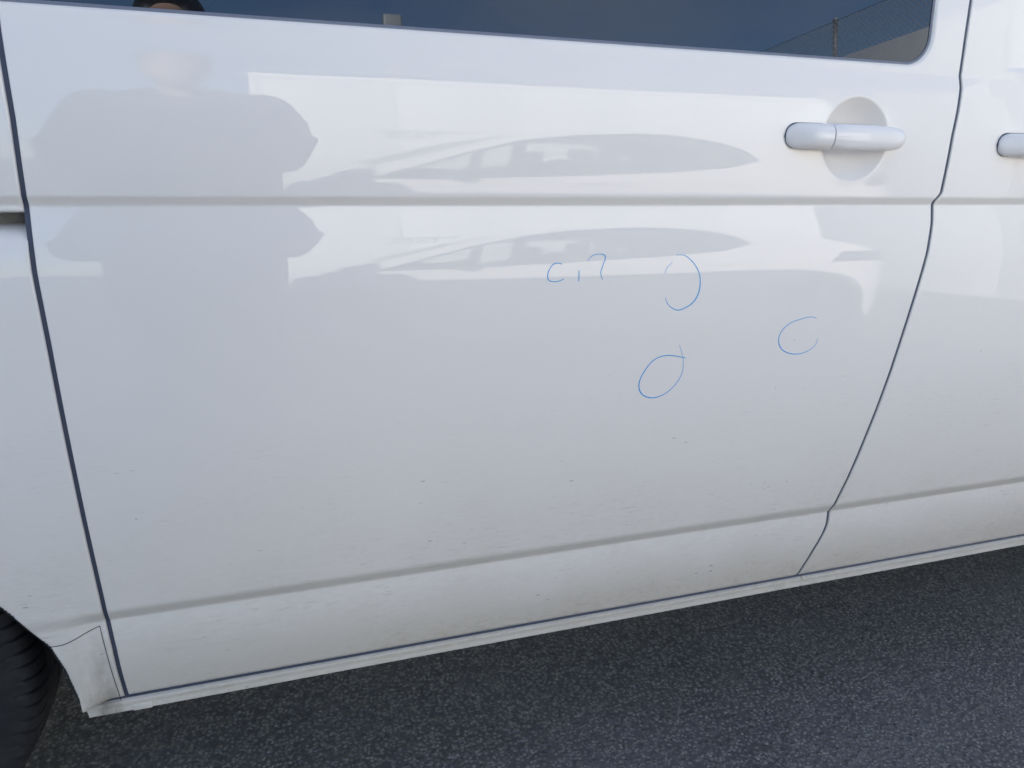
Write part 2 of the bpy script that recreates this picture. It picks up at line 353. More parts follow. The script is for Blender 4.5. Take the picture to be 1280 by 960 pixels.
def handle(x0, z0, parent, dz=0):
    """pull handle: lock cap at the rear end, long bar in front of it"""
    def loft(name, xs, half, out, back, mtl='white_paint'):
        n = 28; V = []
        for x, h, o, b, zc in zip(xs, half, out, back, [z0 - .0005 * (q - xs[0]) / .2 for q in xs]):
            cy, hy = (o + b) / 2, (o - b) / 2
            for j in range(n):
                a = 2 * math.pi * j / n; ca, sa = math.cos(a), math.sin(a)
                e = .88
                V.append((x0 + x, float(PY(zc)) - (cy + hy * math.copysign(abs(ca) ** e, ca)), zc + h * math.copysign(abs(sa) ** e, sa)))
        k = len(xs); F = [(i * n + j, i * n + (j + 1) % n, (i + 1) * n + (j + 1) % n, (i + 1) * n + j) for i in range(k - 1) for j in range(n)]
        F += [tuple(range(n))[::-1], tuple((k - 1) * n + j for j in range(n))]
        o = link(name, V, F, mtl, parent); sharp(o, 50); return o
    # cap: rounded rear end that sits on the panel
    t = np.linspace(0, 1, 16); xs = .0172 * (1 - np.cos(t * math.pi / 2)); hh = .0172 * np.sin(t * math.pi / 2)
    xs = np.concatenate([xs, np.linspace(.022, .0610, 8)]); hh = np.concatenate([np.maximum(hh, .0006), np.linspace(.0173, .0177, 8)])
    out = .010 + .0195 * sstep(xs / .040) ; out[0] = .004; out[1:16] = np.maximum(out[1:16] * np.sin(np.linspace(.35, math.pi / 2, 15)) , .005)
    loft('handle_cap', xs, hh, out, np.full_like(xs, -.003))
    xq = np.concatenate([[-.0009], xs[1:] - .0004 * (1 - xs[1:] / .061)]); loft('handle_seal', xq, hh + .0009, np.full_like(xs, .0024), np.full_like(xs, -.003), 'rubber_shade')
    loft('handle_seal', np.array([.058, .0605, .0640, .066]), np.full(4, .0166), np.full(4, .0275), np.full(4, -.002), 'rubber_shade')
    xs = np.concatenate([[.0626, .0632], np.linspace(.066, .180, 24), .180 + .0155 * np.sin(np.linspace(.08, math.pi / 2, 12))]); 
    u = np.clip((xs - .0618) / (.1955 - .0618), 0, 1)
    hh = np.interp(u, [0, .5, .85, 1], [.0177, .0176, .0158, .0140]); hh[0] -= .0006
    hh[-12:] = hh[-12:] * np.sqrt(np.clip(1 - np.sin(np.linspace(.08, math.pi / 2, 12)) ** 2.6, .0015, 1))
    out = .0297 + .0035 * np.sin(u * math.pi) - .006 * u ** 6; out[-12:] -= .012 * np.linspace(0, 1, 12) ** 2.2
    back = np.where((u > .10) & (u < .80), .0155, 0); back = np.interp(u, [0, .06, .14, .78, .90, 1], [-.003, -.003, .0155, .0155, -.003, -.003])
    loft('door_handle', xs, hh, out, back)
handle(.6960, 1.0560, door)
MB().box((.815, .010, 1.045), (.823, .030, 1.062), .002).build('handle_latch', 'white_paint', door)
# pen marks: thin ink strokes that follow the panel
PEN = [[(0.3667, 0.8845), (0.3603, 0.8864), (0.3528, 0.8838), (0.3473, 0.8753), (0.3464, 0.8666), (0.3513, 0.8622), (0.3608, 0.8619), (0.3694, 0.8648)],
       [(0.3913, 0.8758), (0.3914, 0.861)],
       [(0.4033, 0.8878), (0.4097, 0.8947), (0.4193, 0.8969), (0.428, 0.8954), (0.4293, 0.8908), (0.4257, 0.8802), (0.4233, 0.8714), (0.4264, 0.8624)],
       [(0.5383, 0.8931), (0.5509, 0.8925), (0.564, 0.8841), (0.5748, 0.8709), (0.5796, 0.8558), (0.5785, 0.8388), (0.5711, 0.8257), (0.5589, 0.8178), (0.5463, 0.8149), (0.5353, 0.8196), (0.5284, 0.8263), (0.5253, 0.834)],
       [(0.5219, 0.8675), (0.5247, 0.8759), (0.5326, 0.883)],
       [(0.554, 0.7632), (0.5603, 0.7481), (0.5634, 0.7339), (0.562, 0.7178), (0.5526, 0.7021), (0.5384, 0.6901), (0.5214, 0.6849), (0.5061, 0.6874), (0.4958, 0.6964), (0.4931, 0.7087), (0.4975, 0.7224), (0.5082, 0.7376), (0.5203, 0.7459), (0.535, 0.7485), (0.5504, 0.7464), (0.5661, 0.7426)],
       [(0.7905, 0.7915), (0.7788, 0.7941), (0.7623, 0.7916), (0.7439, 0.7863), (0.731, 0.7767), (0.7256, 0.7647), (0.7284, 0.7521), (0.7385, 0.7423), (0.7563, 0.7366), (0.7733, 0.7372), (0.7872, 0.7423), (0.7958, 0.7503), (0.7976, 0.7599)]]
PENW = [(.6, 1.0, .7), (.8, .9, .8), (.45, 1., .7), (.55, 1.35, .5), (.35, .6, .4), (.4, 1.3, .9), (.55, 1.25, .4)]
def smooth_line(pts, n=8):
    P = [Vector(p) for p in pts]
    if len(P) < 3: return [P[0].lerp(P[1], i / n) for i in range(n + 1)]
    out = []
    for i in range(len(P) - 1):
        p0, p1, p2, p3 = P[max(i - 1, 0)], P[i], P[i + 1], P[min(i + 2, len(P) - 1)]
        for k in range(n):
            t = k / n; out.append(.5 * ((2 * p1) + (p2 - p0) * t + (2 * p0 - 5 * p1 + 4 * p2 - p3) * t * t + (3 * p1 - p0 - 3 * p2 + p3) * t ** 3))
    return out + [P[-1]]
def ribbon(name, pts, w, m, parent, lift=.0003, wv=None):
    S = smooth_line(pts); V = []; n = len(S)
    for i, p in enumerate(S):
        d = (S[min(i + 1, n - 1)] - S[max(i - 1, 0)]).normalized(); nn = Vector((-d.y, d.x))
        ww = w if wv is None else w * np.interp(i / (n - 1), [0, .5, 1], wv)
        for s_, l in ((-1, 0), (-.6, 1), (.6, 1), (1, 0)):
            q = p + nn * (s_ * ww / 2); V.append((q.x, float(PY(q.y)) - lift * l - .00008, q.y))
    return link(name, V, grid_faces(n, 4), m, parent)
for P_, w_ in zip(PEN, PENW): ribbon('pen_mark', P_, .00155, 'pen', door, wv=w_)

def gap_shade_strip(name, fx, z0, z1, w, deep, parent):  # dark strip added inside a shut gap to paint its shade
    zz = zrows(z0, z1)[::2]; V = [(float(fx(z)) + s_ * w / 2, float(PY(z)) + deep, z) for z in zz for s_ in (-1, 1)]
    return link(name, V, grid_faces(len(zz), 2), 'rubber_shade', parent)
gap_shade_strip('door_gap_shade', seam_r, .3085, 1.79, .0100, .0026, door)
gap_shade_strip('door_gap_shade', lambda z: seam_l(z) - .0028, .3085, 1.79, .0064, .0044, door)

# -- front door
FR_TOP = 1.845
def fd_right(z): return np.interp(z, [.27, .40, .95, 1.07, 1.15, 1.845, 1.94], [1.93, 2.02, 2.10, 2.12, 2.44, 1.93, 1.86])
xa2 = np.concatenate([np.linspace(0, .10, 5), np.linspace(.104, .285, 60), np.linspace(.30, 1, 60)])
fwx = lambda z: np.interp(z, [1.16, 1.80], [2.34, 1.88])
def fwin(x, z):
    d = np.maximum(np.maximum(1.120 - x, x - fwx(z)), np.maximum(1.158 - z, z - 1.760)); return .0085 * sstep(-d / .0085)
fdoor = skin('front_door', lambda z: seam_r(z) + GAP / 2, fd_right, zrows(DOOR_BOT, FR_TOP, [(.985, 1.118)]), xa2, [fwin, bowl_mod(1.2120, 1.0535)], van)
pane('window_pane', 1.1245, 2.34, 1.1625, 1.7555, fdoor, r=.035, sr=lambda z: fwx(z) - .0045)
handle(1.0905, 1.0525, fdoor)
mb = MB(); mb.box((2.20, -.20, 1.17), (2.31, -.03, 1.36), .03); mir = mb.build('wing_mirror', 'black_plastic', fdoor)
MB().box((2.192, -.185, 1.19), (2.199, -.045, 1.345), .002).build('mirror_glass', 'chrome', fdoor)

# -- rear side panel above the rail, lower panel around the wheel
RX0 = -1.66
upper = skin('rear_side_panel', lambda z: np.full_like(z, RX0), lambda z: seam_l(z) - .0056, zrows(.9535, 1.845), np.linspace(0, 1, 60) ** .6, [window_mod(-1.56, -.285, 1.1555, 1.715)], van, edge=.0024, bot_roll=.005,
             keep=lambda x, z: ~((x < -.35) & (x > -1.5) & (z > 1.20) & (z < 1.67)))
pane('window_pane', -1.5555, -.2895, 1.16, 1.7105, upper, r=.041)
WCX, WCZ = -.682, .332
ARCH = [(-0.3495, 0.4852), (-0.3232, 0.4436), (-0.3047, 0.4164), (-0.2924, 0.3777), (-0.2853, 0.3392), (-0.2782, 0.2861)]
ap = sorted(ARCH + [(-.682, .742), (-.60, .734), (-.52, .700), (-.44, .634), (-.39, .560)] + [(-.764, .734), (-.844, .700), (-.924, .634), (-.974, .560), (-1.014, .4852), (-1.05, .42), (-1.08, .34), (-1.085, .2861)])
ax_, az_ = np.array([p[0] for p in ap]), np.array([p[1] for p in ap])
def archz(x): return np.where((x < ax_[0]), .2895, np.where(x > -.2835, .3085, np.interp(x, ax_, az_)))
def fade_lower(x, z):   # the lower swage runs out before the wheel
    k = sstep((-.250 - x) / .040); s = (PY(.47) + (z - .47) * .03) - PY(z); return np.where(z < .47, k * s, 0)
lx = np.concatenate([np.linspace(RX0, -1.10, 30), np.linspace(-1.09, -.48, 90), np.linspace(-.478, -.272, 210), np.linspace(-.270, -.245, 12)]); la = (lx - lx[0]) / (lx[-1] - lx[0])
lower = skin('rear_wheel_panel', lambda z: np.full_like(z, RX0), lambda z: seam_l(z) - .0056, zrows(.2895, .9385), la, [fade_lower], van, edge=.0024, top_roll=.0300, bot_roll=.0040, zclip=archz)
def fl_y(x, z): return float(PY(z) + fade_lower(np.array(x), np.array(z)))
def seam_strip(name, pts, w, parent):
    S = smooth_line(pts); n = len(S); V = []
    for i, p in enumerate(S):
        d = (S[min(i + 1, n - 1)] - S[max(i - 1, 0)]).normalized(); nn = Vector((-d.y, d.x))
        for s_ in (-1, 1): q = p + nn * (s_ * w / 2); V.append((q.x, fl_y(q.x, q.y) - .0006, q.y))
    return link(name, V, grid_faces(n, 2), 'gap_shade', parent)
seam_strip('cover_seam', [(-0.3055, 0.4187), (-.292, .4187), (-0.2788, 0.4225), (-.262, .4295), (-0.2475, 0.4345)], .0010, lower)
seam_strip('cover_seam', [(-0.2475, 0.4345), (-0.2448, .40), (-0.2425, .35), (-0.2412, 0.305)], .0008, lower)
# arch lip and liner
lip = [(x, float(z)) for x, z in zip(np.linspace(-1.084, -.2785, 160), archz(np.linspace(-1.084, -.2785, 160)))]
mb = MB()
V = [];
for x, z in lip:
    y = fl_y(x, max(z, .29)); cx, cz = x - WCX, z - WCZ; r = math.hypot(cx, cz); 
    V += [(x, y + .0045, z), (x - cx / r * .004, y + .006, z - cz / r * .004), (x - cx / r * .005, y + .030, z - cz / r * .005), (x, y + .34, z + .01), (x + cx / r * .03, y + .34, z + .04)]
mb.add(V, grid_faces(len(lip), 5)); mb.build('wheel_arch_liner', 'underbody', van)
MB().box((-1.10, .335, .36), (-.27, .36, .80)).build('wheel_well', 'underbody', van); MB().box((-1.10, .05, .765), (-.27, .36, .80)).build('wheel_well', 'underbody', van)
# rail in the slot
MB().box((RX0 + .02, .060, .905), (-.252, .068, .985)).build('door_rail', 'white_paint', van)

# -- sill strip below the doors
def strip(name, prof, x0, x1, m, parent, n=2, wob=0):
    xs = np.linspace(x0, x1, n); V = [(x + (max(0, .3055 - z) * .17 if i == 0 and x0 < 0 else 0), y + wob * math.sin(x * 9), z) for i, x in enumerate(xs) for y, z in prof]; o = link(name, V, grid_faces(n, len(prof)), m, parent); return sharp(o, 50)
yb = float(PY(.307))
sill_prof = [(yb + .05, .3062), (yb + .010, .3058), (yb + .001, .3054), (yb - .0022, .3040), (yb - .0026, .3010), (yb - .0010, .2975), (yb - .0002, .2930), (yb - .0014, .2890), (yb - .0010, .2872), (yb + .004, .2868), (yb + .006, .31)]
strip('sill', sill_prof, -.2848, .8640, 'van_paint', van, 60, .0003); strip('sill', sill_prof, .8652, 2.0, 'van_paint', van, 60, .0003)
MB().box((-.2760, yb + .0030, .2960), (2.0, yb + .02, .3140)).build('sill_gap_shade', 'rubber_shade', van)  # dark bar added above the sill, stands in for the gap's shade
MB().box((-.228, yb - .0030, .2862), (-.204, yb + .004, .2960), .0012).build('jacking_tab', 'van_paint', van)

# -- shell behind the gaps (door jambs), blackened to paint in their shade; floor pan, roof, far side
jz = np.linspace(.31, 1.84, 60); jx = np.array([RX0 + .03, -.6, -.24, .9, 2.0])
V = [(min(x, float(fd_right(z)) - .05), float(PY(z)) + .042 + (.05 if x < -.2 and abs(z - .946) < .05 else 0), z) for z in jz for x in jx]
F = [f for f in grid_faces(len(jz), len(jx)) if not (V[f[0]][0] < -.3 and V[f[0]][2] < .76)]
link('jamb_gap_shade', V, F, 'gap_shade', van)
MB().box((-1.60, .12, .30), (3.0, 1.78, .36)).build('floor_pan', 'underbody', van)
rz = 1.845; ry0 = float(PY(rz)); sec = [(ry0 + .012, rz - .03), (ry0 + .004, rz + .001)] + [(float(PY(z)), z) for z in (1.862, 1.88, 1.90, 1.92, 1.934)]
W2 = VAN_W / 2
sec += [(y, 1.934 + .036 * (1 - ((W2 - y) / (W2 - .262)) ** 2)) for y in np.linspace(.30, W2, 10)]
sec = sec + [(VAN_W - y, z) for y, z in reversed(sec[:-1])]
xs = np.concatenate([[RX0 - .04, RX0 - .02, RX0], np.linspace(-1.5, 1.75, 14), [1.85, 1.93]])
V = []
for x in xs:
    for y, z in sec:
        k = max(0, (x - 1.5) / .43); kk = max(0, (RX0 + .03 - x) / .07); w = max(0, (z - 1.83) / .14)
        V.append((x, y, z - (.05 * k * k + .05 * kk * kk) * w))
sharp(link('roof', V, grid_faces(len(xs), len(sec)), 'white_paint', van), 45)
# far side
fz = zrows(.29, 1.845); fz = fz[::3]; fx = np.concatenate([np.linspace(RX0, 2.44, 120)])
def far_arch(x):
    a = np.sqrt(np.maximum(.40 ** 2 - (x - WCX) ** 2, 0)); b = np.sqrt(np.maximum(.40 ** 2 - (x - (WCX + 3.0)) ** 2, 0)); return np.where(np.maximum(a, b) > 0, .33 + np.maximum(a, b), .29)
V = []; nx = len(fx)
for z in fz:
    for x in fx:
        xx = min(x, float(fd_right(z)) + .03) if z > 1.07 else x; zz = max(z, float(far_arch(xx))); win = float(sstep(np.array(-max(1.16 - zz, zz - 1.72, -1.56 - xx, xx - float(fwx(zz))) / .01)))
        V.append((xx, VAN_W - float(PY(zz)) - .008 * win, zz))
far = link('far_side_panel', V, [tuple(reversed(f)) for f in grid_faces(len(fz), nx)], 'white_paint', van)
for x0, x1 in ((-1.55, -.29), (-.2, .92), (1.05, 1.9)):
    V = [(x, VAN_W - float(PY(z)) - .004, z) for z in np.linspace(1.165, 1.71, 12) for x in np.linspace(x0, x1, 4)]; link('window_pane', V, [tuple(reversed(f)) for f in grid_faces(12, 4)], 'glass_dark', far)
# tail
def tail_x(s): return RX0 - .05 + .10 * abs(s) ** 6
tz = np.linspace(.50, 1.90, 40); ty = np.linspace(-1, 1, 30)
V = [(tail_x(s) + .06 * max(0, z - 1.1), W2 + s * (W2 - float(PY(z)) - .001), z) for z in tz for s in ty]
tg = link('tailgate', V, [tuple(reversed(f)) for f in grid_faces(40, 30)], 'white_paint', van)
V = [(tail_x(s) + .06 * max(0, z - 1.1) - .004, W2 + s * (W2 - float(PY(z)) - .001), z) for z in np.linspace(1.18, 1.72, 10) for s in np.linspace(-.78, .78, 14)]
link('rear_window', V, [tuple(reversed(f)) for f in grid_faces(10, 14)], 'glass_dark', tg)
MB().box((RX0 - .16, .03, .28), (RX0 + .02, VAN_W - .03, .52), .04).build('rear_bumper', 'black_plastic', van)
for yy in (.02, VAN_W - .15): MB().box((RX0 - .06, yy, .85), (RX0 + .01, yy + .13, 1.30), .02).build('tail_light', 'red_lens', van)
# front: wing, bonnet, windscreen, bumper
def wing_top(x): return np.interp(x, [1.9, 2.12, 2.44, 2.60, 2.9, 3.12], [1.06, 1.062, 1.10, 1.09, 1.00, .90])
fa = lambda x: np.where(np.abs(x - (WCX + 3)) < .41, .33 + np.sqrt(np.maximum(.41 ** 2 - (x - (WCX + 3)) ** 2, 0)), .29)
wz = zrows(.29, 1.10)[::2]; wx = np.linspace(0, 1, 90); V = []
for z in wz:
    l = float(fd_right(z)) + .005
    for a in wx:
        x = l + (3.12 - l) * a; zz = min(max(z, float(fa(x))), float(wing_top(x))); V.append((x, float(PY(zz)) + .20 * max(0, (x - 2.75) / .37) ** 2.5, zz))
F = np.array(grid_faces(len(wz), 90)); Va = np.array(V); P = Va[F]; F = F[np.linalg.norm(np.cross(P[:, 2] - P[:, 0], P[:, 3] - P[:, 1]), axis=1) > 1e-8]
wing = link('front_wing', V, F.tolist(), 'white_paint', van)
V2 = [(x, VAN_W - y, z) for x, y, z in V]; link('front_wing', V2, [tuple(reversed(f)) for f in F.tolist()], 'white_paint', van)
def nose(name, prof, m, hw=.93, bow=.16, n=31, ssc=1.):
    V = [(x - bow * abs(s) ** 3.2, W2 + s * (W2 - ins) * ssc, z) for x, z, ins in prof for s in np.linspace(-1, 1, n)]
    return link(name, V, grid_faces(len(prof), n), m, van)
nose('bonnet', [(2.60, 1.09, .03), (2.8, 1.07, .04), (3.0, 1.02, .06), (3.15, .95, .08), (3.22, .90, .10), (3.245, .86, .10)], 'white_paint', bow=.10)
ws = nose('windscreen', [(2.62, 1.092, .03), (2.45, 1.30, .05), (2.22, 1.58, .09), (1.97, 1.865, .16), (1.90, 1.90, .22)], 'glass_dark', bow=.10)
nose('grille', [(3.245, .86, .10), (3.255, .78, .10), (3.26, .70, .10)], 'black_plastic', bow=.10)
nose('front_bumper', [(3.26, .70, .06), (3.30, .66, .05), (3.31, .5, .04), (3.29, .34, .05), (3.24, .26, .06), (3.0, .25, .1)], 'white_paint', bow=.16)
for s in (-1, 1):
    yy = W2 + s * .70; MB().box((3.06, yy - .15, .72), (3.225, yy + .15, .90), .03).build('headlight', 'clear_lens', van)

# -- wheels
def make_wheel(parent, cx, cy, cz, R, Wd, face, rimR, grooves=92, spokes=5, rim_m='alloy'):
    """tyre with cut tread and a spoked rim; face = -1 looks to -Y"""
    wroot = bpy.data.objects.new('wheel', None); COL.objects.link(wroot); wroot.location = (cx, cy, cz); wroot.empty_display_size = .1; adopt(wroot, parent)
    prof = []   # (axial a from outer face, radius)
    h = Wd
    prof += [(.012, rimR - .004), (.004, rimR + .012), (.000, rimR + .03)]
    for q in np.linspace(.15, 1, 7): prof.append((.000 - .006 * math.sin(q * math.pi) + .012 * q ** 3, rimR + .03 + (R - .022 - rimR - .03) * q))
    for q in np.linspace(.12, 1, 6): a = q * math.pi / 2; prof.append((.012 + .030 * (1 - math.cos(a)), R - .022 + .018 * math.sin(a)))
    for q in np.linspace(.05, .5, 14): prof.append((.042 + (h - .084) * q, R - .004 + .004 * math.sin(q * math.pi)))
    prof = prof + [(h - a, r) for a, r in reversed(prof[:-1])]
    nseg = grooves * 8; V = []
    for k in range(nseg):
        for a, r in prof:
            tread = r > R - .030
            aa = abs(a - h / 2) / (h / 2)
            th = 2 * math.pi * (k + (aa * 7.0)) / nseg
            rr = r
            if tread and (k % 8) == 0 and aa > .40: rr = r - .0075 * min(1, (r - (R - .030)) / .012)
            if r > R - .020 and (abs(aa - .38) < .045 or aa < .05): rr = r - .008
            V.append((math.cos(th) * rr, face * (h / 2 - a), math.sin(th) * rr))
    npf = len(prof); F = [(k * npf + j, ((k + 1) % nseg) * npf + j, ((k + 1) % nseg) * npf + j + 1, k * npf + j + 1) for k in range(nseg) for j in range(npf - 1)]
    def put(name, V, F, m, ang=40):
        me = bpy.data.meshes.new(name); me.from_pydata([tuple(map(float, v)) for v in V], [], F); me.update(); me.materials.append(M[m]); me.polygons.foreach_set('use_smooth', [True] * len(me.polygons))
        o = bpy.data.objects.new(name, me); COL.objects.link(o); o.parent = wroot; return sharp(o, ang)
    put('tyre', V, F, 'tyre', 32)
    # rim: barrel, spokes, hub
    mb = MB(); n = 48; rp = [(h * .5, rimR - .03), (.03, rimR - .028), (.012, rimR - .012), (.006, rimR - .002), (.010, rimR + .003), (.03, rimR)]
    mb.add([(math.cos(2 * math.pi * k / n) * r, face * (h / 2 - a), math.sin(2 * math.pi * k / n) * r) for k in range(n) for a, r in rp], [(k * 6 + j, ((k + 1) % n) * 6 + j, ((k + 1) % n) * 6 + j + 1, k * 6 + j + 1) for k in range(n) for j in range(5)])
    for s in range(spokes):
        for d in (-.085, .085):
            a0 = 2 * math.pi * s / spokes + .3; p0 = (math.cos(a0 + d * .6) * .05, face * (h / 2 - .035), math.sin(a0 + d * .6) * .05); p1 = (math.cos(a0 + d * 2) * (rimR - .022), face * (h / 2 - .022), math.sin(a0 + d * 2) * (rimR - .022))
            mb.tube([p0, p1], [.020, .015], 8)
    mb.tube([(0, face * (h / 2 - .06), 0), (0, face * (h / 2 - .022), 0), (0, face * (h / 2 - .018), 0)], [.062, .058, .040], 24)
    mb.tube([(0, face * (h / 2 - .12), 0), (0, face * (h / 2 - .10), 0)], [.14, .14], 32)
    o = mb.build('rim', rim_m); o.parent = wroot; o.location = (0, 0, 0); sharp(o, 40)
    return wroot
make_wheel(van, WCX, .150, WCZ, .336, .215, -1, .205, spokes=6)
make_wheel(van, WCX + 3, .150, WCZ, .336, .215, -1, .205, spokes=6)
make_wheel(van, WCX, VAN_W - .150, WCZ, .336, .215, 1, .205, spokes=6)
make_wheel(van, WCX + 3, VAN_W - .150, WCZ, .336, .215, 1, .205, spokes=6)

# ------------------------------------------------------------------ white car parked opposite (faces -X), seen as a reflection
CY, CW = -2.80, 1.74
car = empty('parked_car', (1.8, CY - CW / 2, 0), 'white hatchback parked opposite the van, mirrored in the sliding door', 'car')
def ci(pts): xx, zz = zip(*pts); return lambda x: np.interp(x, xx, zz)
top = ci([(-.62, .50), (-.60, .62), (-.50, .73), (-.15, .85), (.30, .90), (.46, .945), (.7, 1.09), (1.0, 1.265), (1.3, 1.39), (1.6, 1.462), (1.95, 1.492), (2.3, 1.485), (2.65, 1.43), (2.95, 1.335), (3.2, 1.22), (3.45, 1.08), (3.62, .97), (3.76, .90), (3.82, .74), (3.84, .55)])
wlow = ci([(.47, .842), (.8, .842), (1.5, .890), (2.1, .95), (2.5, 1.02), (2.72, 1.125)])
whigh = ci([(.47, .844), (.6, .925), (.8, 1.06), (1.0, 1.18), (1.3, 1.315), (1.6, 1.395), (1.95, 1.43), (2.2, 1.42), (2.45, 1.36), (2.62, 1.265), (2.72, 1.127)])
AXF, AXR, WR = .33, 3.225, .300
def cbot(x):
    b = .20 + .10 * max(0, (-.36 - x) / .27) ** 2 + .12 * max(0, (x - 3.5) / .34) ** 2
    for a in (AXF, AXR):
        if abs(x - a) < .325: b = max(b, .285 + math.sqrt(.325 ** 2 - (x - a) ** 2))
    return b
def cy_(x, z):   # how far the flank lies behind its widest line
    q = .23 * max(0, z - .86) + .10 * max(0, .5 - z) ** 1.3 + .008 * math.exp(-((z - .62) / .03) ** 2)
    e = max(0, (-.12 - x) / .52); e2 = max(0, (x - 3.35) / .49)
    return q + .30 * e ** 2.6 + .24 * e2 ** 2.6
cxs = np.unique(np.round(np.concatenate([np.linspace(-.62, 3.84, 141), np.linspace(AXF - .325, AXF + .325, 40), np.linspace(AXR - .325, AXR + .325, 40), [.47, 2.72]]), 4))
def flank(side):
    segs = [[], [], []]; mbs = MB(); glass = MB(); prev = None
    for x in cxs:
        inw = .47 <= x <= 2.72; zt = float(top(x)); zb = min(cbot(x), zt - .02)
        zl = float(wlow(x)) if inw else zb + (zt - zb) * .8; zh = float(whigh(x)) if inw else zl + .001
        def col(a, b, n): return [(x, (CY - cy_(x, z)) if side < 0 else (CY - CW + cy_(x, z)), z) for z in np.linspace(a, b, n)]
        cur = (col(zb, zl, 14), col(zl, zh, 8), col(zh, zt, 5), inw)
        if prev:
            for k in range(3):
                a, b = prev[k], cur[k]; n = len(a); tgt = glass if (k == 1 and inw and prev[3]) else mbs
                vv = a + b; ff = [(j, n + j, n + j + 1, j + 1) for j in range(n - 1)]
                if tgt is glass: vv = [(p[0], p[1] + (-.006 if side < 0 else .006), p[2]) for p in vv]
                if side > 0: ff = [tuple(reversed(f)) for f in ff]
                tgt.add(vv, ff)
        prev = cur
    def weld(o):
        bm = bmesh.new(); bm.from_mesh(o.data); bmesh.ops.remove_doubles(bm, verts=bm.verts, dist=.0005); bm.to_mesh(o.data); bm.free(); o.data.polygons.foreach_set('use_smooth', [True] * len(o.data.polygons)); return o
    body = weld(mbs.build('body_side', 'white_paint', car)); weld(glass.build('side_window', 'car_glass', body))
    return body
near_side = flank(-1); far_side = flank(1)
def deck(name, x0, x1, m, n=30, drop=0):
    xs = np.linspace(x0, x1, n); V = []
    for x in xs:
        z = float(top(x)); y0, y1 = CY - cy_(x, z), CY - CW + cy_(x, z)
        for s in np.linspace(0, 1, 13): V.append((x, y0 + (y1 - y0) * s, z + (.034 * (1 - (2 * s - 1) ** 2)) - drop))
    return link(name, V, grid_faces(n, 13), m, car)
deck('bonnet', -.62, .50, 'white_paint'); deck('windscreen', .50, 1.22, 'car_glass'); deck('car_roof', 1.22, 2.98, 'white_paint', 50); deck('rear_window', 2.98, 3.40, 'glass_dark'); deck('boot_lid', 3.40, 3.84, 'white_paint')
# black pillars between the side windows, seats, dark lower cabin
for side in (-1, 1):
    for xa_, xb_ in ((.93, 1.0), (1.72, 1.84), (2.40, 2.50)):
        mb = MB()
        for i, x in enumerate((xa_, xb_)): pass
        V = [(x + (.06 if xa_ == .93 else 0) * t_, (CY - cy_(x, z) - .003) if side < 0 else (CY - CW + cy_(x, z) + .003), z) for x in (xa_, xb_) for t_ in np.linspace(0, 1, 5) for z in [float(wlow(x)) + (float(whigh(x)) - float(wlow(x))) * t_]]
        o = link('window_pillar', V, grid_faces(2, 5), 'black_plastic', car)
for side in (-1, 1):
    xs = np.linspace(.475, 2.715, 60); V = []
    for f_, o1, o2 in ((whigh, -.004, -.030), (wlow, .022, -.002)):
        V += [(x, (CY - cy_(x, z) + .003) if side < 0 else (CY - CW + cy_(x, z) - .003), z) for x in xs for z in (float(f_(x)) + o1, max(float(wlow(x)) - .004, float(f_(x)) + o2))]
    link('window_trim', V, grid_faces(60, 2) + [tuple(i + 120 for i in q) for q in grid_faces(60, 2)], 'black_plastic', car)
MB().box((.55, CY - CW + .10, .30), (3.3, CY - .10, .84), .03).build('cabin_floor', 'interior', car)
def seat(x, y):
    mb = MB(); mb.capsule((x - .28, y, .82), .10, (x + .05, y, .78), .11); 
    V = MB().box((x + .02, y - .23, .75), (x + .18, y + .23, 1.10), .05); V.v = [(q[0] + .30 * (q[2] - .75) * .6, q[1], q[2]) for q in V.v]; mb.add(V.v, V.f)
    V = MB().box((x + .17, y - .12, 1.10), (x + .26, y + .12, 1.24), .04); mb.add(V.v, V.f); mb.build('seat', 'interior', car)
for yy in (CY - .47, CY - CW + .47): seat(1.55, yy)
b = MB().box((2.30, CY - CW + .14, .75), (2.52, CY - .14, 1.02), .05); b.build('rear_seat', 'interior', car)
MB().box((.62, CY - CW + .2, .80), (1.02, CY - .2, .95), .05).build('dashboard', 'interior', car)
mb = MB(); mb.capsule((.88, CY + .02, .90), .052, (.90, CY + .14, .91), .058); mb.build('wing_mirror', 'black_plastic', near_side)
V = [(x, CY - cy_(x, z) + .006, z) for z in np.linspace(.80, .97, 8) for x in np.linspace(3.22 + (z - .80) * .6, 3.68, 12)]
tl = link('tail_light', V, grid_faces(8, 12), 'smoked_lens', car)
V = [(x, CY - cy_(x, z) + .006, z) for z in np.linspace(.62, .73, 6) for x in np.linspace(-.52, -.25 + (z - .62) * 1.2, 12)]
link('headlight', V, grid_faces(6, 12), 'clear_lens', car)
for hx_ in (1.55, 2.38): MB().box((hx_, CY + .005, .80), (hx_ + .19, CY + .03, .825), .008).build('door_handle', 'white_paint', car)
for x in (1.02, 1.83): link('door_gap', [(x + dx, CY - cy_(x, z) + .0015, z) for z in np.linspace(.28, .88, 12) for dx in (-.003, .003)], grid_faces(12, 2), 'rubber_shade', car)
for a in (AXF, AXR):
    make_wheel(car, a, CY - .115, WR, WR, .205, 1, .222, grooves=20, spokes=5)
    make_wheel(car, a, CY - CW + .115, WR, WR, .205, -1, .222, grooves=20, spokes=5)
MB().box((.2, CY - CW + .3, .2), (3.7, CY - .3, .3)).build('floor_pan', 'underbody', car)

